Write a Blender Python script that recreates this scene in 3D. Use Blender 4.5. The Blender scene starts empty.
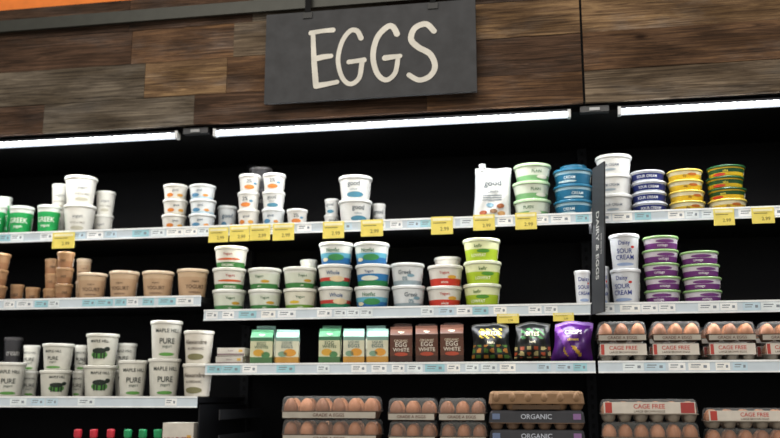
import bpy, math, random
from mathutils import Vector, Matrix
random.seed(7)
scene=bpy.context.scene
try:
    scene.view_settings.view_transform='Standard'
    scene.view_settings.exposure=0.0
except Exception: pass

# ------------------------------------------------------------ camera
TH=math.radians(10.3); PH=math.radians(11.2); F=900.0
C=Vector((0,-3.45,1.35))
fwd=Vector((-math.sin(TH)*math.cos(PH), math.cos(TH)*math.cos(PH), math.sin(PH)))
rgt=Vector((math.cos(TH), math.sin(TH),0)); upv=rgt.cross(fwd)
cd=bpy.data.cameras.new('camera'); cam=bpy.data.objects.new('camera',cd)
scene.collection.objects.link(cam); scene.camera=cam
cd.sensor_width=36; cd.lens=F/780*36; cd.clip_start=0.05
cd.dof.use_dof=True; cd.dof.focus_distance=3.15; cd.dof.aperture_fstop=1.6
m=Matrix((rgt,upv,-fwd)).transposed().to_4x4(); m.translation=C; cam.matrix_world=m
def P(u,v,Y):
    "measured photo point -> world point on the real vertical plane at depth Y"
    d=fwd*F+rgt*(u-390)+upv*(219-v)
    return C+d*((Y-C.y)/d.y)

# ------------------------------------------------------------ materials
def lin(h):
    h=h.lstrip('#'); o=[]
    for i in (0,2,4):
        c=int(h[i:i+2],16)/255; o.append(c/12.92 if c<=.04045 else ((c+.055)/1.055)**2.4)
    return o+[1]
MC={}
def mat(hexc,rough=.45,metal=0,var=.06,spec=.4):
    k=(hexc,rough,metal,var)
    if k in MC: return MC[k]
    m=bpy.data.materials.new('mat_'+hexc.strip('#')); m.use_nodes=True
    nt=m.node_tree; b=nt.nodes['Principled BSDF']
    c=lin(hexc); n=nt.nodes.new('ShaderNodeTexNoise'); n.inputs['Scale'].default_value=18
    tc=nt.nodes.new('ShaderNodeTexCoord'); nt.links.new(tc.outputs['Object'],n.inputs['Vector'])
    r=nt.nodes.new('ShaderNodeValToRGB')
    r.color_ramp.elements[0].position=.3; r.color_ramp.elements[1].position=.7
    r.color_ramp.elements[0].color=[max(0,x*(1-var*2)) for x in c[:3]]+[1]
    r.color_ramp.elements[1].color=[min(1,x*(1+var)) for x in c[:3]]+[1]
    nt.links.new(n.outputs['Fac'],r.inputs['Fac']); nt.links.new(r.outputs['Color'],b.inputs['Base Color'])
    b.inputs['Roughness'].default_value=rough; b.inputs['Metallic'].default_value=metal
    b.inputs['Specular IOR Level'].default_value=spec
    MC[k]=m; return m
def emis(name,hexc,s):
    m=bpy.data.materials.new(name); m.use_nodes=True; b=m.node_tree.nodes['Principled BSDF']
    b.inputs['Base Color'].default_value=lin(hexc); b.inputs['Emission Color'].default_value=lin(hexc)
    b.inputs['Emission Strength'].default_value=s; return m
def clearplastic():
    m=bpy.data.materials.new('clear_plastic'); m.use_nodes=True; b=m.node_tree.nodes['Principled BSDF']
    b.inputs['Base Color'].default_value=(.6,.6,.58,1); b.inputs['Roughness'].default_value=.22
    b.inputs['Alpha'].default_value=.10; return m
CLEAR=clearplastic()
def wood(name,d,l,off):
    m=bpy.data.materials.new(name); m.use_nodes=True; nt=m.node_tree; N=nt.nodes; L=nt.links; b=N['Principled BSDF']
    tc=N.new('ShaderNodeTexCoord'); mp=N.new('ShaderNodeMapping')
    mp.inputs['Scale'].default_value=(1.3,4,34); mp.inputs['Location'].default_value=(off,off*2,off*3)
    L.new(tc.outputs['Object'],mp.inputs['Vector'])
    n=N.new('ShaderNodeTexNoise'); n.inputs['Scale'].default_value=2.2; n.inputs['Detail'].default_value=12
    n.inputs['Roughness'].default_value=.72; n.inputs['Distortion'].default_value=1.6
    L.new(mp.outputs['Vector'],n.inputs['Vector'])
    r=N.new('ShaderNodeValToRGB'); e=r.color_ramp.elements
    e[0].position=.34; e[0].color=[x*.3 for x in lin(d)[:3]]+[1]; e[1].position=.68; e[1].color=lin(l)
    k=e.new(.49); k.color=lin(d)
    L.new(n.outputs['Fac'],r.inputs['Fac'])
    mp2=N.new('ShaderNodeMapping'); mp2.inputs['Scale'].default_value=(.7,1,2.2); mp2.inputs['Location'].default_value=(off*2,0,off)
    L.new(tc.outputs['Object'],mp2.inputs['Vector'])
    n2=N.new('ShaderNodeTexNoise'); n2.inputs['Scale'].default_value=5; n2.inputs['Detail'].default_value=5
    L.new(mp2.outputs['Vector'],n2.inputs['Vector'])
    r2=N.new('ShaderNodeValToRGB'); r2.color_ramp.elements[0].position=.36; r2.color_ramp.elements[0].color=(.45,.42,.38,1)
    r2.color_ramp.elements[1].position=.62; r2.color_ramp.elements[1].color=(1,1,1,1)
    L.new(n2.outputs['Fac'],r2.inputs['Fac'])
    mx=N.new('ShaderNodeMixRGB'); mx.blend_type='MULTIPLY'; mx.inputs['Fac'].default_value=1
    L.new(r.outputs['Color'],mx.inputs['Color1']); L.new(r2.outputs['Color'],mx.inputs['Color2'])
    mp3=N.new('ShaderNodeMapping'); mp3.inputs['Scale'].default_value=(1.7,0.01,4.2); mp3.inputs['Location'].default_value=(off,0,off)
    L.new(tc.outputs['Object'],mp3.inputs['Vector'])
    vo=N.new('ShaderNodeTexVoronoi'); vo.inputs['Scale'].default_value=1.4; L.new(mp3.outputs['Vector'],vo.inputs['Vector'])
    r3=N.new('ShaderNodeValToRGB'); r3.color_ramp.elements[0].position=.03; r3.color_ramp.elements[0].color=(.25,.2,.16,1)
    r3.color_ramp.elements[1].position=.085; r3.color_ramp.elements[1].color=(1,1,1,1)
    L.new(vo.outputs['Distance'],r3.inputs['Fac'])
    my=N.new('ShaderNodeMixRGB'); my.blend_type='MULTIPLY'; my.inputs['Fac'].default_value=1
    L.new(mx.outputs['Color'],my.inputs['Color1']); L.new(r3.outputs['Color'],my.inputs['Color2'])
    # grey weathering in patches
    n4=N.new('ShaderNodeTexNoise'); n4.inputs['Scale'].default_value=2.3; n4.inputs['Detail'].default_value=6; n4.inputs['Roughness'].default_value=.7
    L.new(mp2.outputs['Vector'],n4.inputs['Vector'])
    r4=N.new('ShaderNodeValToRGB'); r4.color_ramp.elements[0].position=.5; r4.color_ramp.elements[0].color=(0,0,0,1)
    r4.color_ramp.elements[1].position=.68; r4.color_ramp.elements[1].color=(.55,.55,.55,1)
    L.new(n4.outputs['Fac'],r4.inputs['Fac'])
    hs=N.new('ShaderNodeHueSaturation'); hs.inputs['Saturation'].default_value=.3; hs.inputs['Value'].default_value=1.1
    L.new(my.outputs['Color'],hs.inputs['Color'])
    mz=N.new('ShaderNodeMixRGB'); L.new(r4.outputs['Color'],mz.inputs['Fac']); L.new(my.outputs['Color'],mz.inputs['Color1']); L.new(hs.outputs['Color'],mz.inputs['Color2'])
    L.new(mz.outputs['Color'],b.inputs['Base Color']); b.inputs['Roughness'].default_value=.85; b.inputs['Specular IOR Level'].default_value=.2
    bp=N.new('ShaderNodeBump'); bp.inputs['Strength'].default_value=.4; bp.inputs['Distance'].default_value=.01
    L.new(n.outputs['Fac'],bp.inputs['Height']); L.new(bp.outputs['Normal'],b.inputs['Normal'])
    return m

# ------------------------------------------------------------ text cache
TX={}
def textgeo(s):
    if s in TX: return TX[s]
    cu=bpy.data.curves.new('t','FONT'); cu.body=s; cu.offset=.012; cu.resolution_u=3
    ob=bpy.data.objects.new('t',cu); scene.collection.objects.link(ob)
    dg=bpy.context.evaluated_depsgraph_get(); me=bpy.data.meshes.new_from_object(ob.evaluated_get(dg))
    vs=[(v.co.x,v.co.y) for v in me.vertices]; fs=[tuple(p.vertices) for p in me.polygons]
    bpy.data.objects.remove(ob); bpy.data.curves.remove(cu); bpy.data.meshes.remove(me)
    x0=min(v[0] for v in vs);x1=max(v[0] for v in vs);y0=min(v[1] for v in vs);y1=max(v[1] for v in vs)
    vs=[(v[0]-(x0+x1)/2,v[1]-(y0+y1)/2) for v in vs]
    TX[s]=(vs,fs,x1-x0,y1-y0); return TX[s]

class MB:
    def __init__(s): s.v=[];s.f=[];s.mi=[];s.sm=[];s.mats=[]
    def m(s,mt):
        if mt not in s.mats: s.mats.append(mt)
        return s.mats.index(mt)
    def face(s,pts,mt,sm=False):
        b=len(s.v); s.v+= [tuple(p) for p in pts]; s.f.append(tuple(range(b,b+len(pts)))); s.mi.append(s.m(mt)); s.sm.append(sm)
    def grid(s,rows,mt,sm=True,closed=False,matf=None):
        b=len(s.v); n=len(rows[0])
        for r in rows: s.v+=[tuple(p) for p in r]
        for i in range(len(rows)-1):
            for j in range(n if closed else n-1):
                k=(j+1)%n
                s.f.append((b+i*n+j,b+i*n+k,b+(i+1)*n+k,b+(i+1)*n+j))
                s.mi.append(s.m(matf(i,j) if matf else mt)); s.sm.append(sm)
    def lathe(s,prof,segm,seg=28,c=(0,0,0),sm=True):
        for i in range(len(prof)-1):
            rows=[[(c[0]+r*math.cos(a),c[1]+r*math.sin(a),c[2]+z) for a in [2*math.pi*j/seg for j in range(seg)]] for r,z in prof[i:i+2]]
            s.grid(rows,segm[i],sm and abs(prof[i][0]-prof[i+1][0])<abs(prof[i][1]-prof[i+1][1])*3,True)
    def box(s,x0,x1,y0,y1,z0,z1,mt):
        p=[(x,y,z) for x in(x0,x1) for y in(y0,y1) for z in(z0,z1)]
        for q in ((0,1,3,2),(4,6,7,5),(0,4,5,1),(2,3,7,6),(0,2,6,4),(1,5,7,3)): s.face([p[i] for i in q],mt)
    def text(s,t,x,z,h,mt,mp,maxw=None,rot=0):
        vs,fs,w,hh=textgeo(t); k=h/hh
        kx=k
        if maxw and w*k>maxw: kx=maxw/w; k=max(kx,k*.75)
        b=len(s.v)
        for a,c in vs:
            a*=kx;c*=k
            if rot: a,c=a*math.cos(rot)-c*math.sin(rot),a*math.sin(rot)+c*math.cos(rot)
            s.v.append(tuple(mp(x+a,z+c)))
        for f in fs: s.f.append(tuple(b+i for i in f)); s.mi.append(s.m(mt)); s.sm.append(False)
    def rect(s,x,z,w,h,mt,mp,n=8):
        s.grid([[mp(x-w/2+w*j/n,zz) for j in range(n+1)] for zz in (z-h/2,z,z+h/2)],mt,False)
    def ell(s,x,z,w,h,mt,mp,n=18):
        s.grid([[mp(x+w/2*q*math.cos(2*math.pi*j/n),z+h/2*q*math.sin(2*math.pi*j/n)) for j in range(n)] for q in(.02,.35,.7,1)],mt,False,True)
    def egg(s,x,y,z,r,mt,seg=12):
        rows=[]
        for i in range(9):
            t=math.pi*i/8; zz=-math.cos(t); rr=math.sin(t)*(1-.14*zz)
            rows.append([(x+r*rr*math.cos(2*math.pi*j/seg),y+r*rr*math.sin(2*math.pi*j/seg),z+r*1.28*zz) for j in range(seg)])
        s.grid(rows,mt,True,True)
    def mesh(s,name):
        me=bpy.data.meshes.new(name); me.from_pydata(s.v,[],s.f)
        for mt in s.mats: me.materials.append(mt)
        me.polygons.foreach_set('material_index',s.mi); me.polygons.foreach_set('use_smooth',s.sm); me.update(); return me
    def obj(s,name,parent=None,loc=(0,0,0)):
        return place(s.mesh(name),name,loc,0,parent)
def place(me,name,loc,rz=0,parent=None):
    o=bpy.data.objects.new(name,me); scene.collection.objects.link(o); o.location=loc; o.rotation_euler[2]=rz
    if parent: o.parent=parent
    return o

# ------------------------------------------------------------ room + case
mBlack=mat('#08080a',.7,0,.06,.15); mDark=mat('#141518',.6,0,.06,.2); mMet=mat('#2b2c30',.4,.6)
XL,XR=-3.2,1.6
Zf=P(583,103,-.02).z
Zt=P(0,11,-.02).z
fl=MB(); fl.box(-6,5,-7,.9,-.05,0,mat('#8d8a84',.35)); fl.obj('floor')
w=MB(); w.box(-6,5,.72,.82,0,4.2,mat('#3a3836',.8)); w.obj('wall_back')
w=MB(); w.box(-6,5,.0,.1,Zt+.001,4.2,mat('#e07b34',.8)); w.obj('wall_soffit')

case=bpy.data.objects.new('refrigerated_display_case',None); scene.collection.objects.link(case)
B1=P(203,300,.04).x; B2=P(594,300,.04).x
SH={}
def shelf(key,u,v,Y,x0,x1,strip=.042):
    z=P(u,v,Y).z; SH[key]=(Y,z,x0,x1)
    mb=MB(); mb.box(x0,x1,Y+.004,.62,z-.022,z-.001,mDark)
    mb.box(x0,x1,Y,Y+.004,z-strip,z+.002,mat('#ccd9e3',.3,0,.03))
    mb.box(x0,x1,Y-.003,Y,z-.004,z+.003,mat('#f2f6f8',.25)); mb.box(x0,x1,Y-.003,Y,z-strip,z-strip+.006,mat('#eef3f6',.25))
    mb.obj('shelf_'+key,case)
    rl=MB(); x=x0+.01
    while x<x1-.06:
        wd=random.choice([.05,.06,.075]); c=random.choice(['#f4f7f8','#eef3f6','#c4dcea','#f6f7f4','#9fd0dc','#e6f0f4'])
        mp=lambda a,b:(a,Y-.0022,b)
        if random.random()<.8:
            rl.box(x,min(x+wd,x1),Y-.002,Y-.0005,z-strip+.008,z-.006,mat(c,.5))
            g=mat('#86909a',.6); rl.rect(x+wd*.35,z-.014,wd*.45,.004,g,mp,1); rl.rect(x+wd*.3,z-.022,wd*.4,.003,g,mp,1); rl.rect(x+wd*.78,z-.02,wd*.16,.01,g,mp,1)
        x+=wd+random.choice([.003,.01,.02])
    rl.obj('rail_labels_'+key,case)
shelf('1',390,220,.06,XL,XR)
shelf('2L',100,298,.04,XL,B1-.01); shelf('2M',400,307,.04,B1+.006,B2-.008); shelf('2R',690,302,.04,B2+.004,XR)
B1b=P(200,400,.02).x;B1c=P(205,370,.02).x
shelf('3L',100,397,.02,XL,B1b-.012); shelf('3M',400,363,.02,B1c,B2-.006); shelf('3R',690,361,.02,B2+.004,XR)
shelf('4L',100,476,.0,XL,B1b-.012); shelf('4M',400,468,.0,B1c,B2-.006); shelf('4R',690,470,.0,B2+.004,XR)
mb=MB(); mb.box(XL,XR,.62,.70,.1,Zf+.1,mBlack); mb.obj('back_panel',case)
mb=MB(); mb.box(XL,XR,.002,.70,Zf+.0,Zf+.10,mBlack); mb.box(XL,XR,.03,.62,Zf-.02,Zf,mBlack); mb.obj('canopy',case)
mb=MB(); mb.box(XL,XR,-.05,.70,0,.45,mat('#1c1d20',.5)); mb.box(XL,XR,-.09,-.05,.3,.42,mat('#3a3b3f',.4)); mb.obj('base',case)
mb=MB()
for x in (B1-.002,B2-.002,XL,XR):
    mb.box(x-.02,x+.02,.58,.62,.45,Zf,mDark)
    z=.5
    while z<Zf-.05: mb.box(x-.006,x+.006,.578,.58,z,z+.02,mBlack); z+=.04
mb.obj('uprights',case)
mb=MB(); mb.box(XL-.04,XL,-.02,.7,0,Zf+.1,mDark); mb.box(XR,XR+.04,-.02,.7,0,Zf+.1,mDark); mb.obj('end_panels',case)
mb=MB(); mb.box(B1b-.009,B1b-.003,.03,.6,SH['4L'][1],SH['3L'][1]-.03,mDark)
mb.obj('bay_divider',case)
mb=MB(); zz=SH['3L'][1]
x=B1c+.05
for i in range(2):
    mb.box(x,x+.004,.06,.6,zz-.09-.10*i,zz-.05-.10*i,mat('#26272a',.5))
    y=.08
    while y<.56: mb.box(x-.002,x,y,y+.02,zz-.082-.10*i,zz-.058-.10*i,mat('#8a9198',.5)); y+=.045
mb.obj('side_brackets',case)

# LED fixtures under fascia
led=emis('led_diffuser','#e4eefc',.8); ledp=emis('led_chip','#ffffff',9)
LZ=P(570,110,.0).z
def ledbar(u0,u1):
    x0=P(u0,130,0).x; x1=P(u1,120,0).x
    mb=MB(); mb.box(x0,x1,.004,.03,LZ-.004,LZ+.006,mMet)
    n=8; prof=[(.002+.026*(1-math.cos(math.pi*k/n))/2, LZ-.004-.024*math.sin(math.pi*k/n)) for k in range(n+1)]
    mb.grid([[(x,a,b) for x in (x0+.012,x1-.012)] for a,b in prof],led,True)
    mb.box(x0,x0+.012,.0,.032,LZ-.028,LZ+.004,mat('#dfe3e6',.4)); mb.box(x1-.012,x1,.0,.032,LZ-.028,LZ+.004,mat('#dfe3e6',.4))
    x=x0+.03
    while x<x1-.03:
        mb.box(x,x+.017,-.003,.004,LZ-.021,LZ-.006,ledp); x+=.030
    mb.obj('led_bar',case)
    L=bpy.data.lights.new('led_light','AREA'); L.shape='RECTANGLE'; L.size=x1-x0-.05; L.size_y=.006; L.energy=5.5*(x1-x0); L.color=(.96,.98,1)
    o=bpy.data.objects.new('led_light',L); scene.collection.objects.link(o); o.location=((x0+x1)/2,.018,LZ-.030); o.rotation_euler=(0,0,0); o.parent=case
ledbar(-60,178); ledbar(213,571); ledbar(619,840)
mb=MB()
for u in (196,595):
    x=P(u,120,0).x; mb.box(x-.055,x+.055,.0,.03,LZ-.012,LZ+.012,mat('#34363a',.4)); mb.box(x-.02,x+.02,-.006,.0,LZ-.008,LZ+.004,mat('#8a8c8e',.4,.5))
mb.obj('led_connector',case)
for key in ('1','2L','2M','2R','3L','3M','3R'):
    Y,z,x0,x1=SH[key]
    mb=MB(); mb.box(x0+.03,x1-.03,Y+.012,Y+.026,z-.034,z-.023,mat('#9aa0a6',.4)); mb.obj('shelf_led_tube',case)
    L=bpy.data.lights.new('shelf_light','AREA'); L.shape='RECTANGLE'; L.size=x1-x0-.08; L.size_y=.02; L.energy=(1.3 if key[0]=='3' else 2.0)*(x1-x0); L.color=(.97,.98,1)
    o=bpy.data.objects.new('shelf_light',L); scene.collection.objects.link(o); o.location=((x0+x1)/2,Y+.019,z-.036); o.parent=case

# ------------------------------------------------------------ wood fascia
W_={'a':wood('wood_a','#5f4735','#8d6c4d',0),'b':wood('wood_b','#4b382b','#705543',3.1),'c':wood('wood_c','#765d45','#ab8d66',7.7),
    'd':wood('wood_d','#5f564b','#877c6c',11.3),'e':wood('wood_e','#3e2e24','#614a39',15.9),'f':wood('wood_f','#6b5d4e','#988771',19.4)}
Xs=P(582.5,60,-.02).x
mb=MB(); H=Zt-Zf; rows=[.22,.27,.26,.25]
seq=[('bdba','ff'),('adcab','ab'),('ebafc','cf'),('aebde','ec')]
z=Zf
for ri,fr in enumerate(rows):
    h=H*fr
    for si,(a,b) in enumerate(((XL,Xs-.004),(Xs+.004,XR))):
        sq=seq[ri][si]; n=len(sq); cuts=[a]+sorted(a+(b-a)*(i+random.uniform(-.3,.3))/n for i in range(1,n))+[b]
        if si==1: cuts[1]=a+(b-a)*random.uniform(.8,.9)
        for i in range(n):
            t=random.uniform(0,.005)
            mb.box(cuts[i]+.0007,cuts[i+1]-.0007,-.022-t,0,z+.001,z+h-.001,W_[sq[i]])
    z+=h
mb.box(XL,XR,-.004,-.001,Zf,Zt,mBlack)
mb.obj('wood_plank_fascia')
ra=P(0,22,-.05).z; rb=P(0,33,-.05).z
mb=MB(); mb.box(XL,XR,-.062,-.045,rb,ra,mat('#33342f',.45,.3)); 
for x in (-2.9,-2.0,-1.1,-.2,.7,1.5): mb.box(x-.012,x+.012,-.046,-.0275,rb+.008,ra-.008,mMet)
mb.obj('sign_hanging_rail')
sg=bpy.data.objects.new('hanging_sign',None); scene.collection.objects.link(sg)
YS=-.085
p0=P(264,103,YS); p1=P(477,92,YS); pt=P(267,15,YS)
zb=(p0.z+p1.z)/2
mb=MB(); mb.box(p0.x,p1.x,YS,YS+.016,zb,pt.z,mat('#36373a',.7,0,.12)); mb.obj('board',sg)
mb=MB()
for u in (308,433):
    x=P(u,10,YS).x; mb.box(x-.012,x+.012,YS-.003,YS-.0005,pt.z-.02,ra+.02,mBlack); mb.box(x-.02,x+.02,YS-.003,-.063,ra+.001,ra+.012,mBlack)
    mb.box(x-.02,x+.02,YS-.006,YS-.0005,pt.z-.03,pt.z-.005,mat('#17181a',.5))
mb.obj('hangers',sg)
def ribbon(mb,pts,w,Y,mt):
    q=[pts[0]]+pts+[pts[-1]]; s=[]
    for i in range(1,len(q)-2):
        for k in range(6):
            t=k/6; a,b,c,d=[Vector(x) for x in q[i-1:i+3]]
            s.append(.5*((2*b)+(c-a)*t+(2*a-5*b+4*c-d)*t*t+(3*b-a-3*c+d)*t**3))
    s.append(Vector(q[-2]))
    W=[P(a.x,a.y,Y) for a in s]; r1=[];r2=[]; N=len(W)
    for i,p in enumerate(W):
        d=(W[min(i+1,N-1)]-W[max(i-1,0)]); d.normalize(); n=Vector((-d.z,0,d.x))
        ww=w*(.92+.12*math.sin(math.pi*i/(N-1)+pts[0][0]))
        r1.append(p+n*ww/2); r2.append(p-n*ww/2)
    mb.grid([r1,r2],mt,False)
    for p,k in ((W[0],(r1[0]-r2[0]).length),(W[-1],(r1[-1]-r2[-1]).length)):
        mb.face([p+Vector((math.cos(a)*k/2,-.00025,math.sin(a)*k/2)) for a in [2*math.pi*j/16 for j in range(16)]],mt)
mb=MB(); ch=mat('#d2cfc6',.8)
LW=.0235
for i,st in enumerate(([(311,33),(322,31),(333,30)],[(313,33),(314,60),(316,86)],[(315,59),(323,57),(331,56)],[(316,86),(327,84),(337,82)],
  [(361,38),(357,31),(350,31),(342,42),(338,60),(342,77),(350,84),(359,78),(362,62)],[(349,62),(356,61),(364,60)],
  [(397,34),(393,27),(387,27),(377,38),(373,56),(377,73),(386,80),(395,73),(398,58)],[(385,58),(392,57),(400,56)],
  [(434,31),(426,24),(415,28),(411,39),(418,47),(430,54),(435,66),(430,76),(419,80),(409,75)])):
    ribbon(mb,st,LW,YS-.002-.0006*(i%4),ch)
mb.obj('lettering',sg)

# ------------------------------------------------------------ tubs
ST={
'green':dict(b=[(0,'#1f9a4e'),(.85,'#dfe3dc')],lid='#dbe0d8',t=[('GREEK',.55,.2,'#e9ece2'),('yogurt',.3,.12,'#e9ece2')]),
'quart':dict(b=[(0,'#d8d6cd')],lid='#dddcd4',tp=.82,t=[('yogurt',.62,.13,'#6f7475'),('WHOLE MILK',.4,.08,'#8a8678')],e=[(0,.2,.5,.14,'#b5b19d')]),
'cream':dict(b=[(0,'#d9cfbd'),(.12,'#dcd9d0')],lid='#dfdcd4',t=[('good',.68,.22,'#3b4a56')],e=[(-.25,.32,.35,.3,'#cf7a2a'),(.25,.32,.3,.24,'#d9a046')]),
'bluec':dict(b=[(0,'#b5cbd6'),(.2,'#d8dcdc')],lid='#dcdfde',t=[('good',.68,.22,'#2f5570')],e=[(-.2,.32,.4,.3,'#5289ad'),(.28,.3,.25,.2,'#d9954a')]),
'pct':dict(b=[(0,'#dad8d2')],lid='#dfdeda',t=[('2%',.7,.26,'#3f4c54')],e=[(0,.3,.55,.3,'#d27a34'),(.3,.55,.2,.16,'#5f90ab')]),
'good':dict(b=[(0,'#d6d6d2')],lid='#dadad6',t=[('good',.72,.3,'#47545a'),('culture',.48,.1,'#6b767a')],e=[(.05,.22,.6,.28,'#467f95')]),
'mintw':dict(b=[(0,'#79ab75'),(.4,'#ced6c4')],lid='#b4cea6',t=[('PLAIN',.66,.2,'#3f6846')],e=[(.2,.3,.4,.25,'#dcdccd')]),
'teal':dict(b=[(0,'#1b6284'),(.78,'#8fb0bd')],lid='#276d8d',t=[('CREAM',.5,.22,'#d3e0e2')],e=[(-.1,.22,.6,.16,'#b9d0d4')]),
'whites':dict(b=[(0,'#d6d6d2')],lid='#dcdcd8',t=[('SOUR CREAM',.55,.15,'#5a6472')],e=[(0,.28,.4,.14,'#9aa6ae')]),
'navy':dict(b=[(0,'#d0d4da'),(.18,'#1b2a6e'),(.88,'#d0d4da')],lid='#ced2da',t=[('SOUR CREAM',.53,.3,'#e4e6ea')]),
'yell':dict(b=[(0,'#dcb52c'),(.6,'#ddd4ae')],lid='#ddc55c',t=[('dip',.4,.35,'#6a4018')],e=[(.25,.6,.3,.3,'#b9641f')]),
'ygd':dict(b=[(0,'#cda922'),(.45,'#1f4a26'),(.85,'#cda922')],lid='#214f2d',t=[('salsa',.6,.24,'#e3d24c')],e=[(-.2,.25,.4,.3,'#b83422')]),
'kraft':dict(b=[(0,'#bb9c7c'),(.8,'#c5ab8c')],lid='#d2bea4',t=[('organic',.62,.1,'#5c4634'),('YOGURT',.42,.15,'#5c4634')],e=[(0,.2,.5,.08,'#8e7258')]),
'kraftd':dict(b=[(0,'#91694a'),(.5,'#a17c5a')],lid='#ab8762',t=[('oat',.55,.2,'#4e3826')]),
'wred':dict(b=[(0,'#3d7a3e'),(.3,'#dcdad0')],lid='#dcdbd2',t=[('Yogurt',.72,.18,'#a8352a'),('ORGANIC',.14,.13,'#e8ebdc')],e=[(.0,.46,.9,.12,'#d0622e')]),
'wgreen':dict(b=[(0,'#418044'),(.3,'#d3d9c8'),(.85,'#dddfd6')],lid='#dfe0d8',t=[('Yogurt',.68,.18,'#245a2e'),('plain',.15,.12,'#e6eadb')],e=[(.2,.42,.3,.16,'#c79c34')]),
'wyel':dict(b=[(0,'#6f9f3c'),(.28,'#dddbc8')],lid='#dedcd0',t=[('Yogurt',.68,.18,'#245a2e'),('vanilla',.14,.12,'#e6eadb')],e=[(-.2,.42,.35,.16,'#d9b93a')]),
'color':dict(b=[(0,'#2f8a62'),(.3,'#c03a32'),(.48,'#d8d6cc')],lid='#dcdcd6',t=[('Whole',.72,.2,'#24507e')],e=[(.15,.4,.5,.3,'#e0c9a4')]),
'bluew':dict(b=[(0,'#2f70aa'),(.35,'#62acc4'),(.6,'#d8dcd9')],lid='#dde0dd',t=[('Nonfat',.74,.2,'#236a48')],e=[(.1,.36,.55,.34,'#3a8a50'),(-.3,.25,.25,.2,'#dfd8b8')]),
'blueg':dict(b=[(0,'#2d7f4b'),(.3,'#2f78b2'),(.65,'#dadcd8')],lid='#dadcd8',t=[('Yogurt',.76,.18,'#20417a')],e=[(.0,.42,.6,.26,'#d9dccf')]),
'gray':dict(b=[(0,'#94a6ae'),(.25,'#d4d8d9')],lid='#dadddd',t=[('Greek',.68,.22,'#3f525e'),('0%',.35,.2,'#4d7a8c')],e=[(.2,.5,.25,.16,'#7ea3b4')]),
'redw':dict(b=[(0,'#c83a2a'),(.42,'#dad7cf')],lid='#dddbd4',t=[('Yogurt',.72,.2,'#b5322a'),('whole',.22,.14,'#f0e6da')],e=[(.25,.5,.3,.2,'#d9a23c')]),
'lime':dict(b=[(0,'#a6c02e'),(.6,'#dfe4b4')],lid='#dce0c4',t=[('kefir',.76,.18,'#3e6a20'),('LOWFAT',.28,.16,'#eef0d8')],e=[(.15,.5,.4,.2,'#4f8f30')]),
'daisy':dict(b=[(0,'#d9dce0')],lid='#dfe1e4',t=[('Daisy',.8,.17,'#1f3685'),('SOUR',.56,.15,'#1f3685'),('CREAM',.36,.15,'#1f3685')],e=[(0,.14,.7,.1,'#94a8cc'),(.3,.68,.14,.08,'#c8352e')],tp=.86),
'purp':dict(b=[(0,'#6f3579'),(.55,'#cfc8d2')],lid='#8fb478',t=[('cottage',.3,.28,'#e6deea')],e=[(.1,.72,.6,.3,'#6f3579')]),
'maple':dict(b=[(0,'#d3d2c8')],lid='#d9d8d0',t=[('MAPLE HILL',.8,.11,'#2a3430'),('PURE',.5,.16,'#2a3430'),('yogurt',.33,.1,'#5d6a60')],e=[(0,.12,.6,.1,'#5f9a4a')],tp=.84),
'cow':dict(b=[(0,'#cfcec3')],lid='#d5d4ca',t=[('MAPLE HILL',.84,.1,'#2a3430')],e=[],cow=1,tp=.84),
'script':dict(b=[(0,'#d3cec2')],lid='#dcd9d0',t=[('Alexandre',.72,.17,'#4a4038'),('A2 ORGANIC',.5,.08,'#4a4038')],e=[(0,.22,.7,.22,'#7d7a58')],tp=.84),
'darkt':dict(b=[(0,'#2b2a2c')],lid='#4a4848',t=[('cream',.5,.2,'#8a8884')]),
}
NM={'green':'yogurt_tub','navy':'sour_cream_tub','daisy':'sour_cream_tub','whites':'sour_cream_tub','cream':'cottage_cheese_cup','bluec':'cottage_cheese_cup','pct':'cottage_cheese_cup','good':'cottage_cheese_cup','purp':'cottage_cheese_tub','teal':'cream_cheese_tub','yell':'dip_tub','ygd':'dip_tub'}
TC={}
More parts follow.
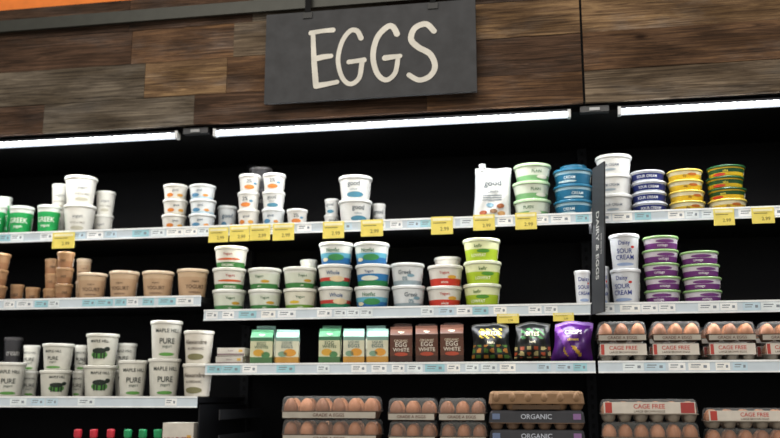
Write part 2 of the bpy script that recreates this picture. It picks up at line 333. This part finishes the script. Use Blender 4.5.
def tub(style,r,h):
    k=(style,round(r,3),round(h,3))
    if k in TC: return TC[k]
    S=ST[style]; mb=MB(); tp=S.get('tp',.86); rt=r*.94; rb=rt*tp; lh=min(.013,h*.17)
    flat=h<r*.95
    if flat: rb=rt*.9
    hb=h-lh; R=lambda z: rb+(rt-rb)*max(0,min(1,z/hb))
    lidm=mat(S['lid'],.3); prof=[(.0001,.002),(rb*.9,.002),(rb*.92,0),(rb,.003)]; sm=[mat(S['b'][0][1])]*3
    bs=S['b']+[(1,None)]
    for i in range(len(S['b'])):
        z1=bs[i+1][0]*hb; prof.append((R(z1),max(z1,.004))); sm.append(mat(bs[i][1],.35))
    for q in ((r*.985,hb),(r,hb+.002),(r,h-.003),(r-.002,h),(r-.005,h),(r-.007,h-.004),(.0001,h-.004)):
        prof.append(q); sm.append(lidm)
    mb.lathe(prof,sm)
    mp=lambda x,z,o=.0008:((R(z)+o)*math.sin(x/r),-(R(z)+o)*math.cos(x/r),z)
    mp2=lambda x,z:mp(x,z,.0014)
    for (x,z,w_,h_,c) in S.get('e',[]): mb.ell(x*2*r,z*hb,w_*2*r,h_*hb,mat(c,.45),mp)
    if S.get('cow'):
        g=mat('#4c8a3c',.5); k_=mat('#1f2a22',.5); u=r/6
        mb.ell(0,.36*hb,7*u,.28*hb,g,mp); mb.ell(3.2*u,.56*hb,2.4*u,.16*hb,k_,mp2)
        for xx in (-2.2,-1,.9,2.1): mb.rect(xx*u,.32*hb,.7*u,.2*hb,k_,mp2,2)
        mb.ell(0*u,.5*hb,6*u,.2*hb,k_,mp2)
    for (t,z,s_,c) in S['t']: mb.text(t,0,z*hb,s_*hb,mat(c,.5),mp2,maxw=r*1.7)
    mb.rect(math.pi*.62*r,hb*.45,r*.9,hb*.5,mat('#f1f1ee',.5),mp)
    for k3 in range(5): mb.rect(math.pi*.62*r,hb*(.28+.08*k3),r*.7,hb*.025,mat('#4c4c4c',.5),mp2)
    TC[k]=mb.mesh(style); return TC[k]
def place_geo(shelfk,u0,u1,vtop,row,rmul=.97):
    Y,z,x0,x1=SH[shelfk]; uc=(u0+u1)/2; y=Y+.08
    for _ in range(4):
        v0=vtop+15
        a=P(u0,v0,y).x;b=P(u1,v0,y).x; c=(a+b)/2
        al=math.atan2(abs(c-C.x),y-C.y); r=(b-a)/2*math.cos(al)
        y=Y+.022+r+(row*.14)
    top=P(uc,vtop,y-r).z
    return c,y,z,r*rmul,top
def stack(k,u0,u1,vtop,n,styles,row=0,rz=None):
    c,y,z,r,top=place_geo(k,u0,u1,vtop,row)
    h=(top-z)/n
    if isinstance(styles,str): styles=[styles]*n
    zz=z+.0002
    for i in range(n):
        s=styles[i%len(styles)]; j=.004 if i else 0
        face=math.atan2(C.x-c,y-C.y)*.75
        rot=face+random.uniform(-.3,.3) if rz is None else rz
        place(tub(s,r,h-.0004),NM.get(s,'yogurt_tub'),(c+random.uniform(-j,j),y+random.uniform(0,j),zz),rot); zz+=h

k='1'
stack(k,-22,8,203,1,'green'); stack(k,8,35,205,1,'green'); stack(k,36,62,204,1,'green')
stack(k,-4,12,196,1,'green',1); stack(k,50,68,183,2,'quart',1)
stack(k,64,99,174,2,'quart'); stack(k,94,115,190,2,'quart',1)
stack(k,162,188,183,3,'cream'); stack(k,189,217,183,3,'bluec'); stack(k,217,237,205,1,'bluec',1)
stack(k,238,261,173,3,['cream','pct','pct']); stack(k,262,286,172,3,['bluec','good','pct']); stack(k,286,308,208,1,'pct')
stack(k,248,272,166,3,'darkt',1)
stack(k,324,339,198,2,'good',1); stack(k,338,373,174,2,'good'); stack(k,372,386,203,1,'good',1)
stack(k,512,551,162,3,'mintw'); stack(k,552,593,167,3,'teal',0); stack(k,560,588,164,3,'teal',1)
stack(k,594,632,153,3,'whites'); stack(k,630,667,169,4,'navy'); stack(k,667,705,168,4,'yell'); stack(k,705,746,164,4,['yell','ygd','ygd','ygd'])
k='2L'
stack(k,-18,10,252,3,'kraftd'); stack(k,9,24,284,1,'kraftd',1); stack(k,44,60,258,3,'kraftd',1); stack(k,56,75,251,3,'kraftd'); stack(k,76,92,258,2,'kraft',1)
stack(k,24,40,287,1,'kraftd',1)
for a,b,t in ((76,108,272),(108,140,270),(141,175,270),(176,209,268)): stack(k,a,b,t,1,'kraft')
k='2M'
stack(k,213,248,245,3,['wgreen','wred','wred']); stack(k,248,283,267,2,['wgreen','wgreen']); stack(k,283,318,266,2,['wyel','wgreen'])
stack(k,318,354,241,3,['color','color','bluew']); stack(k,354,391,241,3,['bluew','blueg','bluew']); stack(k,391,426,262,2,'gray')
stack(k,426,463,264,2,'redw'); stack(k,434,462,256,2,'redw',1); stack(k,462,501,237,3,'lime')
stack(k,300,318,259,2,'wgreen',1)
stack(k,574,591,270,1,'daisy',0)
k='2R'
stack(k,608,640,233,2,'daisy'); stack(k,598,610,266,1,'daisy',1); stack(k,641,679,235,5,'purp'); stack(k,680,721,250,4,'purp')
k='3L'
stack(k,-8,27,362,1,'maple'); stack(k,2,22,337,2,'darkt',1); stack(k,22,40,345,2,'maple',1); stack(k,40,74,343,2,['cow','maple'])
stack(k,73,87,345,2,'maple',1); stack(k,84,119,333,2,['cow','cow']); stack(k,117,148,360,1,'maple'); stack(k,115,138,343,2,'maple',1); stack(k,149,183,320,2,['maple','maple'])
stack(k,183,215,330,2,['script','script'])

# ------------------------------------------------------------ gable-top cartons
def carton(w_,h,style):
    mb=MB(); d=w_*.95; a=w_/2; c=d/2
    body,top,acc,txt=style; hb=h*.76; hr=h*.93
    mB=mat(body,.45); mT=mat(top,.45)
    for z0,z1,m_ in ((0,hb*.26,mat(acc,.45)),(hb*.26,hb*.86,mB),(hb*.86,hb,mT)):
        for q in ([(-a,-c),(a,-c)],[(a,-c),(a,c)],[(a,c),(-a,c)],[(-a,c),(-a,-c)]):
            mb.face([(q[0][0],q[0][1],z0),(q[1][0],q[1][1],z0),(q[1][0],q[1][1],z1),(q[0][0],q[0][1],z1)],m_)
    mb.face([(-a,-c,0),(-a,c,0),(a,c,0),(a,-c,0)],mB)
    mb.face([(-a,-c,hb),(a,-c,hb),(a,-.002,hr),(-a,-.002,hr)],mT); mb.face([(a,c,hb),(-a,c,hb),(-a,.002,hr),(a,.002,hr)],mT)
    for s in (-1,1):
        mb.face([(s*a,-c,hb),(s*a*.62,0,hr-.004),(s*a,-.002,hr)],mT); mb.face([(s*a,c,hb),(s*a*.62,0,hr-.004),(s*a,.002,hr)],mT); mb.face([(s*a,-c,hb),(s*a,c,hb),(s*a*.62,0,hr-.004)],mT)
    mb.box(-a,a,-.002,.002,hr,h,mT)
    mp=lambda x,z:(x,-c-.0006,z); mp2=lambda x,z:(x,-c-.0012,z)
    for (x,z,ww,hh,cl) in txt[1]: mb.ell(x*w_,z*h,ww*w_,hh*h,mat(cl,.5),mp)
    for (t,z,s,cl) in txt[0]: mb.text(t,0,z*h,s*h,mat(cl,.5),mp2,maxw=w_*.85)
    sl=lambda x,z:(x,-c+(c)*(z-hb)/(hr-hb)-.0012,z)
    mb.text('eggs',0,(hb+hr)/2,h*.07,mat('#d8d8c4',.5),sl,maxw=w_*.7)
    for s in (-1,1):
        ms=lambda y,z:(s*(a+.0006),y,z)
        mb.rect(0,h*.42,d*.7,h*.3,mat('#d6d3c4',.5),ms,1)
        for i in range(5): mb.rect(0,h*(.31+.05*i),d*.55,h*.015,mat('#5a5a50',.5),lambda y,z:(s*(a+.0012),y,z),1)
    return mb.mesh('carton')
cs={'ivg':('#c9c9a6','#3f7352','#4a7046',([('EGG',.58,.1,'#23503a'),('WHITES',.48,.08,'#23503a')],[(-.12,.32,.5,.2,'#cf9f3a'),(.2,.26,.4,.18,'#4c8050')])),
 'ivb':('#cdccb4','#7b9c90','#b8893c',([('LIQUID',.6,.08,'#2a5a60'),('EGGS',.5,.1,'#2a5a60')],[(.12,.32,.55,.22,'#cf9236'),(-.2,.28,.4,.16,'#7a9a80')])),
 'brn':('#553020','#4a2c1e','#3a2217',([('ORGANIC',.6,.06,'#cfc3ae'),('EGG',.5,.12,'#d5cec0'),('WHITE',.36,.1,'#d5cec0')],[(0,.24,.6,.1,'#a8442c')]))}
def cart(k,u0,u1,vtop,s,row=0):
    c,y,z,r,top=place_geo(k,u0,u1,vtop,row,1)
    face=math.atan2(C.x-c,y-C.y)*.85
    place(carton(r*1.9,top-z,cs[s]),'liquid_egg_carton',(c,y,z+.0002),face+random.uniform(-.05,.05))
for a,b,t,s in ((251,274,329,'ivg'),(276,300,329,'ivb'),(319,341,328,'ivg'),(343,365,328,'ivb'),(367,389,328,'ivb'),(390,413,326,'brn'),(415,438,325,'brn'),(440,464,324,'brn')): cart('3M',a,b,t,s)
for a,b,t,s in ((256,276,325,'ivb'),(322,342,325,'ivg'),(366,386,325,'ivb'),(394,412,323,'brn'),(418,436,323,'brn'),(444,462,322,'brn')): cart('3M',a,b,t,s,1)

# ------------------------------------------------------------ bags / pouch
def bag(w_,h,T,colf,pouch=False,texts=(),lean=0):
    mb=MB(); nx,nz=26,36; rs=random.Random(int(w_*1e4)+len(texts))
    ph=[rs.uniform(0,6) for _ in range(6)]
    def th(s,t):
        e=max(0,1-abs(s)**2.2)**.7
        if pouch: p=(1-t)**.7*min(1,.6+t*6)
        else: p=max(0,math.sin(math.pi*min(1,max(0,(t-.05)/.88))))**.6*(1.15-.4*t)
        wr=1+.13*math.sin(6*s+9*t+ph[0])+.09*math.sin(14*t-5*s+ph[1])+.06*math.sin(17*s+ph[2]+4*t)
        return T/2*e*p*wr+.0008
    def wx(s,t):
        if pouch: return s*w_/2*(1-.05*math.sin(math.pi*t)-.05*t)+lean*h*t
        return s*w_/2*(1.0-.10*t-.07*math.sin(math.pi*t)+.02*math.sin(9*t+ph[3]))+lean*h*t
    def zt(s,t):
        return h*(t-(0.012*t*s if pouch else .07*t*t*abs(s)**2.5)-.012*t*math.sin(5*s+ph[4]))
    for sg_ in (-1,1):
        rows=[[(wx(-1+2*j/nx,i/nz),sg_*th(-1+2*j/nx,i/nz),zt(-1+2*j/nx,i/nz)) for j in range(nx+1)] for i in range(nz+1)]
        mb.grid(rows,None,True,False,matf=lambda i,j:colf((j+.5)/nx*2-1,(i+.5)/nz))
    if pouch:
        n=14; mb.face([(wx(s,0),-th(s,0),0.0) for s in [-1+2*j/n for j in range(n+1)]]+[(wx(s,0),th(s,0),0.0) for s in [1-2*j/n for j in range(n+1)]],colf(0,0))
    mp=lambda x,z:(x+lean*z,-th(max(-1,min(1,2*x/w_)),z/h)-.0035,z)
    for (t,x,z,s,c) in texts: mb.text(t,x*w_,z*h,s*h,mat(c,.4),mp,maxw=w_*.75)
    return mb,mp
def put_bag(k,u0,u1,vtop,T,colf,texts,name,pouch=False,extra=None,lean=0):
    c,y,z,r,top=place_geo(k,u0,u1,vtop,0,1); y=SH[k][0]+.045+T/2
    mb,mp=bag(2*r,top-z,T,colf,pouch,texts,lean)
    if extra: extra(mb,2*r,top-z,mp)
    face=math.atan2(C.x-c,y-C.y)*.5
    place(mb.mesh(name),name,(c-lean*.06,y,z+.001),face)
def cpouch(s,t):
    if t>.9: return mat('#b9bdbe',.3)
    if abs(s)>.93: return mat('#a4aaae',.3)
    return mat('#cdcecb',.3)
def ex(mb,w_,h,mp):
    f=lambda a,b:(mp(a,b)[0],mp(a,b)[1]+.001,b)
    for (x,z,c) in ((-.22,.12,'#a0522f'),(.05,.14,'#7a5a3a'),(.25,.1,'#bd9058'),(-.05,.26,'#6f93a4'),(.22,.24,'#96572f')): mb.ell(x*w_,z*h,.2*w_,.09*h,mat(c,.5),f)
    for i in range(3): mb.rect(0,h*(.36+.045*i),w_*.5,.004,mat('#69747a',.5),f)
    mb.lathe([(.011,0),(.011,.012),(.014,.012),(.014,.03),(.0001,.031)],[mat('#d0d0ce',.3)]*4,16,(-w_*.22,0,h-.012))
put_bag('1',473,511,165,.075,cpouch,[('good',0,.68,.15,'#3f4c52'),('culture',0,.53,.06,'#4f5c62'),('GRASS-FED',0,.82,.035,'#5b666c')],'stand_up_pouch',True,ex,.05)
def cblack(s,t):
    if t<.05 or t>.94: return mat('#2c2c2a',.3)
    if .62<t<.86 and abs(s)<.6: return mat('#b9a42e' if (s*3+t*9)%1<.4 else '#16181a',.3)
    if .1<t<.45:
        q=math.sin(s*9+1)*math.cos(t*21); return mat('#a87030' if q>.45 else ('#4c7034' if q<-.4 else '#20221f'),.3)
    return mat('#121415',.3)
def cblack2(s,t):
    if t<.05 or t>.94: return mat('#2c2c2a',.3)
    if .58<t<.84 and abs(s)<.7: return mat('#356f3c' if (s*2+t*7)%1<.45 else '#1a1c1a',.3)
    if .12<t<.45:
        q=math.sin(s*8)*math.cos(t*24+1); return mat('#b0a270' if q>.4 else ('#984428' if q<-.5 else '#22241f'),.3)
    return mat('#141616',.3)
def cpurp(s,t):
    if t>.93: return mat('#8060a0',.25)
    if (s+t*1.2)%1.9<.35: return mat('#6c3590',.25)
    if .15<t<.38 and abs(s)<.5: return mat('#b08c34' if math.sin(s*11+t*20)>.3 else '#53246c',.25)
    return mat('#431b62',.25)
put_bag('3M',471,512,322,.085,cblack,[('SHREDS',0,.73,.1,'#e8e0c4'),('hash',0,.5,.07,'#d8d0b0')],'snack_bag',lean=-.03)
put_bag('3M',513,552,321,.085,cblack2,[('BITES',0,.7,.1,'#e8e0c4'),('herb',0,.5,.06,'#d8d0b0')],'snack_bag',lean=.03)
put_bag('3M',551,593,320,.085,cpurp,[('CRISPS',0,.72,.1,'#e4d8ea'),('cheese',0,.55,.07,'#d9ba54')],'snack_bag',lean=.1)

# ------------------------------------------------------------ egg cartons
EG=[mat('#96603c',.55),mat('#a87250',.55),mat('#7f5032',.55)]
def eggcarton(w_,h,kind,nx):
    mb=MB(); d=w_/nx*2 if nx>3 else w_*.62; a=w_/2; c=d/2; rs=random.Random(nx*7+int(h*1e3))
    trays={'clear':'#5d4a3c','label':'#8f887c','pulp':'#6a5038','grey':'#5f4a3a','red':'#7d7468'}
    tm=mat(trays[kind],.8); cw=w_/nx; ht=h*.36
    for i in range(nx):
        for j in range(2):
            x=-a+cw*(i+.5); y=-c+d/2*(j+.5); R=min(cw,d/2)/2
            mb.lathe([(.0001,0),(R*.55,0),(R*.72,ht*.25),(R*.95,ht*.92)],[tm]*3,12,(x,y,0))
            if kind!='pulp' and kind!='grey': mb.egg(x,y,h*.50,min(R*.9,h*.34),rs.choice(EG))
    for q in ((-a,a,-c,-c+.004),(-a,a,c-.004,c),(-a,-a+.004,-c,c),(a-.004,a,-c,c)): mb.box(q[0],q[1],q[2],q[3],ht*.9,ht*.9+.003,tm)
    lm={'clear':CLEAR,'label':CLEAR,'red':CLEAR,'pulp':mat('#7a5f45',.85),'grey':mat('#34353a',.75)}[kind]
    def ring(k,z): 
        s=.012; X=a-k; Yy=c-k
        return [(-X+s,-Yy,z),(X-s,-Yy,z),(X,-Yy+s,z),(X,Yy-s,z),(X-s,Yy,z),(-X+s,Yy,z),(-X,Yy-s,z),(-X,-Yy+s,z)]
    z0=ht*.9+.003
    rows=[ring(0,z0),ring(.004,h*.86),ring(.009,h*.97),ring(.016,h)]
    mb.grid(rows,lm,False,True); mb.face(ring(.016,h),lm)
    sl=lambda x,z:(x,-c+.004*(z-z0)/(h*.86-z0)-.0015,z); sl2=lambda x,z:(sl(x,z)[0],sl(x,z)[1]-.0008,z)
    if kind in('label','red'):
        lz,lh=(.6,.56) if kind=='label' else (.62,.5)
        mb.rect(0,h*lz,w_*.94,h*lh,mat('#c2bbb0',.5),sl); mb.text('CAGE FREE',0,h*.68,h*.2,mat('#b03028',.5),sl2,maxw=w_*.6); mb.text('LARGE BROWN EGGS',0,h*.46,h*.1,mat('#4a3628',.5),sl2,maxw=w_*.7)
        mb.rect(-w_*.42,h*lz,w_*.07,h*lh*.92,mat('#a8372c',.5),sl2,1)
        if kind=='red':
            mb.rect(w_*.39,h*.62,w_*.14,h*.46,mat('#983430',.5),sl2,1)
    if kind=='clear':
        mb.rect(0,h*.18,w_*.96,h*.26,mat('#a9a398',.5),lambda x,z:(x,-c-.002,z),1); mb.text('GRADE A EGGS',0,h*.18,h*.15,mat('#5a3a2c',.5),lambda x,z:(x,-c-.003,z),maxw=w_*.6)
    if kind=='grey':
        mb.text('ORGANIC',0,h*.68,h*.26,mat('#aab0bc',.5),sl2,maxw=w_*.6); mb.rect(w_*.42,h*.68,w_*.08,h*.3,mat('#7d5a8a',.5),sl2,1); mb.rect(-w_*.42,h*.68,w_*.08,h*.3,mat('#5a6a8a',.5),sl2,1)
    if kind=='pulp':
        for i in range(nx): mb.egg(-a+cw*(i+.5),-c+.012,h*.66,cw*.28,lm,10)
        mb.rect(0,h*.16,w_*.5,h*.22,mat('#4a3828',.8),lambda x,z:(x,-c-.001,z),1)
    return mb.mesh('eggcarton')
EC={}
def eggs(k,u0,u1,vtop,n,kinds,nx,row=0,dy=0):
    c,y,z,r,top=place_geo(k,u0,u1,vtop,0,1); w_=2*r*.985; d=w_/nx*2 if nx>3 else w_*.62
    h=(top-z)/n
    yy=SH[k][0]+.025+d/2+dy
    for i in range(n):
        kk=(round(w_,3),round(h,3),kinds[i],nx)
        if kk not in EC: EC[kk]=eggcarton(w_,h-.0004,kinds[i],nx)
        place(EC[kk],'egg_carton',(c+random.uniform(-.004,.004),yy+random.uniform(0,.004),z+.0002+i*h),random.uniform(-.02,.02))
for a,b in ((597,646),(649,698),(703,752),(757,806)):
    eggs('3R',a,b,321,2,['label','clear'],3); eggs('3R',a,b,323,2,['label','clear'],3,0,.15)
eggs('4M',293,389,396,3,['clear','clear','clear'],6); eggs('4M',391,439,398,3,['clear','clear','clear'],3); eggs('4M',441,488,398,3,['clear','clear','clear'],3); eggs('4M',490,583,391,4,['grey','grey','grey','pulp'],6)
eggs('4R',599,694,399,3,['pulp','clear','red'],6); eggs('4R',698,795,408,3,['red','clear','red'],6)

# ------------------------------------------------------------ lower left: bottles and boxes
def bottle(capc,bodyc):
    mb=MB(); b=mat(bodyc,.3); cp=mat(capc,.35)
    mb.lathe([(.0001,0),(.026,0),(.03,.004),(.03,.075),(.027,.09),(.014,.108),(.0125,.118)],[b]*6,20)
    mb.lathe([(.0155,.116),(.016,.136),(.014,.14),(.0001,.141)],[cp]*3,20)
    mp=lambda x,z:(.0306*math.sin(x/.03),-.0306*math.cos(x/.03),z)
    mb.rect(0,.045,.07,.05,mat('#ecebe4',.5),mp,10); mb.text('drink',0,.045,.014,cp,lambda x,z:(.0312*math.sin(x/.03),-.0312*math.cos(x/.03),z))
    return mb.mesh('bottle')
bm={'r':bottle('#a82834','#8a2a30'),'g':bottle('#1f7f4e','#2a6a44')}
Y4,z4,_,_=SH['4L']
for u,s in ((78,'r'),(94,'r'),(111,'r'),(128,'g'),(143,'g'),(158,'g')):
    yb=Y4+.06; x=P(u,432,yb).x; o=place(bm[s],'drink_bottle',(x,yb,z4+.0002)); k=(P(u,429,yb).z-z4)/.141; o.scale=(k*.8,k*.8,k)
def smallbox(w_,d,h,c1,c2,t):
    mb=MB(); mb.box(-w_/2,w_/2,-d/2,d/2,0,h,mat(c1,.5))
    mp=lambda x,z:(x,-d/2-.0006,z); mp2=lambda x,z:(x,-d/2-.0012,z)
    mb.rect(0,h*.2,w_,h*.22,mat(c2,.5),mp,1); mb.text(t,0,h*.66,h*.2,mat(c2,.5),mp2,maxw=w_*.85)
    mb.box(-w_/2,w_/2,-.001,.001,h,h+.0008,mat('#bfbab2',.5))
    mb.rect(w_*.36,h*.62,w_*.14,h*.3,mat('#c9a04a',.5),mp,1)
    return mb.mesh('box')
c,y,z,r,top=place_geo('4L',167,200,423,0,1)
place(smallbox(2*r,.1,top-z,'#c9c4ba','#9a4a44','MINI CHEESE'),'snack_box',(c,Y4+.08,z+.0002))
c,y,z,r,top=place_geo('3M',212,243,347,0,1)
bx=smallbox(2*r*.92,.1,(top-z)/2-.001,'#b9b4aa','#7a6a6a','butter')
for i in (0,1): place(bx,'butter_box',(c+.012+.004*i,SH['3M'][0]+.12,z+.0002+i*((top-z)/2+.0005)),.04*i)

# ------------------------------------------------------------ price tags (yellow)
mb=MB(); ty=mat('#ead868',.55); tw=mat('#f0e9b8',.5); tk=mat('#857a3c',.6)
def tag(u0,u1,v0,v1,Y):
    a=P(u0,v0,Y-.006); b=P(u1,v1,Y-.006)
    mb.box(a.x,b.x,Y-.0075,Y-.006,b.z,a.z,ty); mp=lambda x,z:(x,Y-.0082,z)
    w_=b.x-a.x; h=a.z-b.z; cx=(a.x+b.x)/2
    mb.rect(cx,a.z-h*.16,w_*.86,h*.16,tw,mp,1)
    mb.rect(cx-w_*.1,a.z-h*.36,w_*.6,h*.05,tk,mp,1)
    mb.text('2.99',cx+w_*.12,b.z+h*.3,h*.22,tk,lambda x,z:(x,Y-.0088,z),maxw=w_*.4)
    mb.box(cx-w_*.3,cx+w_*.3,Y-.006,Y-.0031,a.z-.012,a.z-.006,tw)
for t in ((53,74,233,248),(209,228,228,242),(230,249,226,241),(250,270,225,240),(273,294,224,240),(323,344,222,238),(361,383,220,236),(431,453,217,234),(473,495,215,230),(515,537,213,229),(713,735,209,225),(751,775,208,223)):
    tag(*t,.06)
tag(497,519,314,323,.04); tag(553,574,313,321,.04)
mb.obj('shelf_price_tags')

# ------------------------------------------------------------ blade sign
mb=MB(); bt=P(600,164,-.03); bb=P(597,313,-.03); L_=bt.z-bb.z; wd=.12
mb.box(-.003,.003,-wd,0,0,L_,mat('#26282c',.6)); 
mpb=lambda x,z:(-.0042,-wd/2-x,z)
wt=mat('#b9b9b4',.6)
mb.text('DAIRY & EGGS',0,L_*.45,.04,wt,mpb,maxw=.26,rot=-math.pi/2)
mb.text('fresh every day',.036,L_*.45,.012,wt,mpb,rot=-math.pi/2)
mb.box(-.006,.006,-.004,.022,L_*.55,L_*.62,mMet); mb.box(-.006,.006,-.004,.004,.0,.04,mMet)
o=mb.obj('blade_sign',None,(bt.x-.050,.034,bb.z)); o.rotation_euler=(0,math.radians(2.8),math.radians(19))

# ------------------------------------------------------------ lights
wd_=bpy.data.worlds.new('world'); scene.world=wd_; wd_.use_nodes=True
bg=wd_.node_tree.nodes['Background']; bg.inputs['Color'].default_value=(1,.955,.885,1); bg.inputs['Strength'].default_value=.42
def area(x,y,z,sx,sy,e,rx):
    L=bpy.data.lights.new('ceiling_light','AREA'); L.shape='RECTANGLE'; L.size=sx; L.size_y=sy; L.energy=e; L.color=(1,.93,.83)
    o=bpy.data.objects.new('ceiling_light',L); scene.collection.objects.link(o); o.location=(x,y,z); o.rotation_euler=(math.radians(rx),0,0)
area(-1,-2.6,4.1,4,.6,55,35); area(-1,-5,4.1,5,.8,115,45)
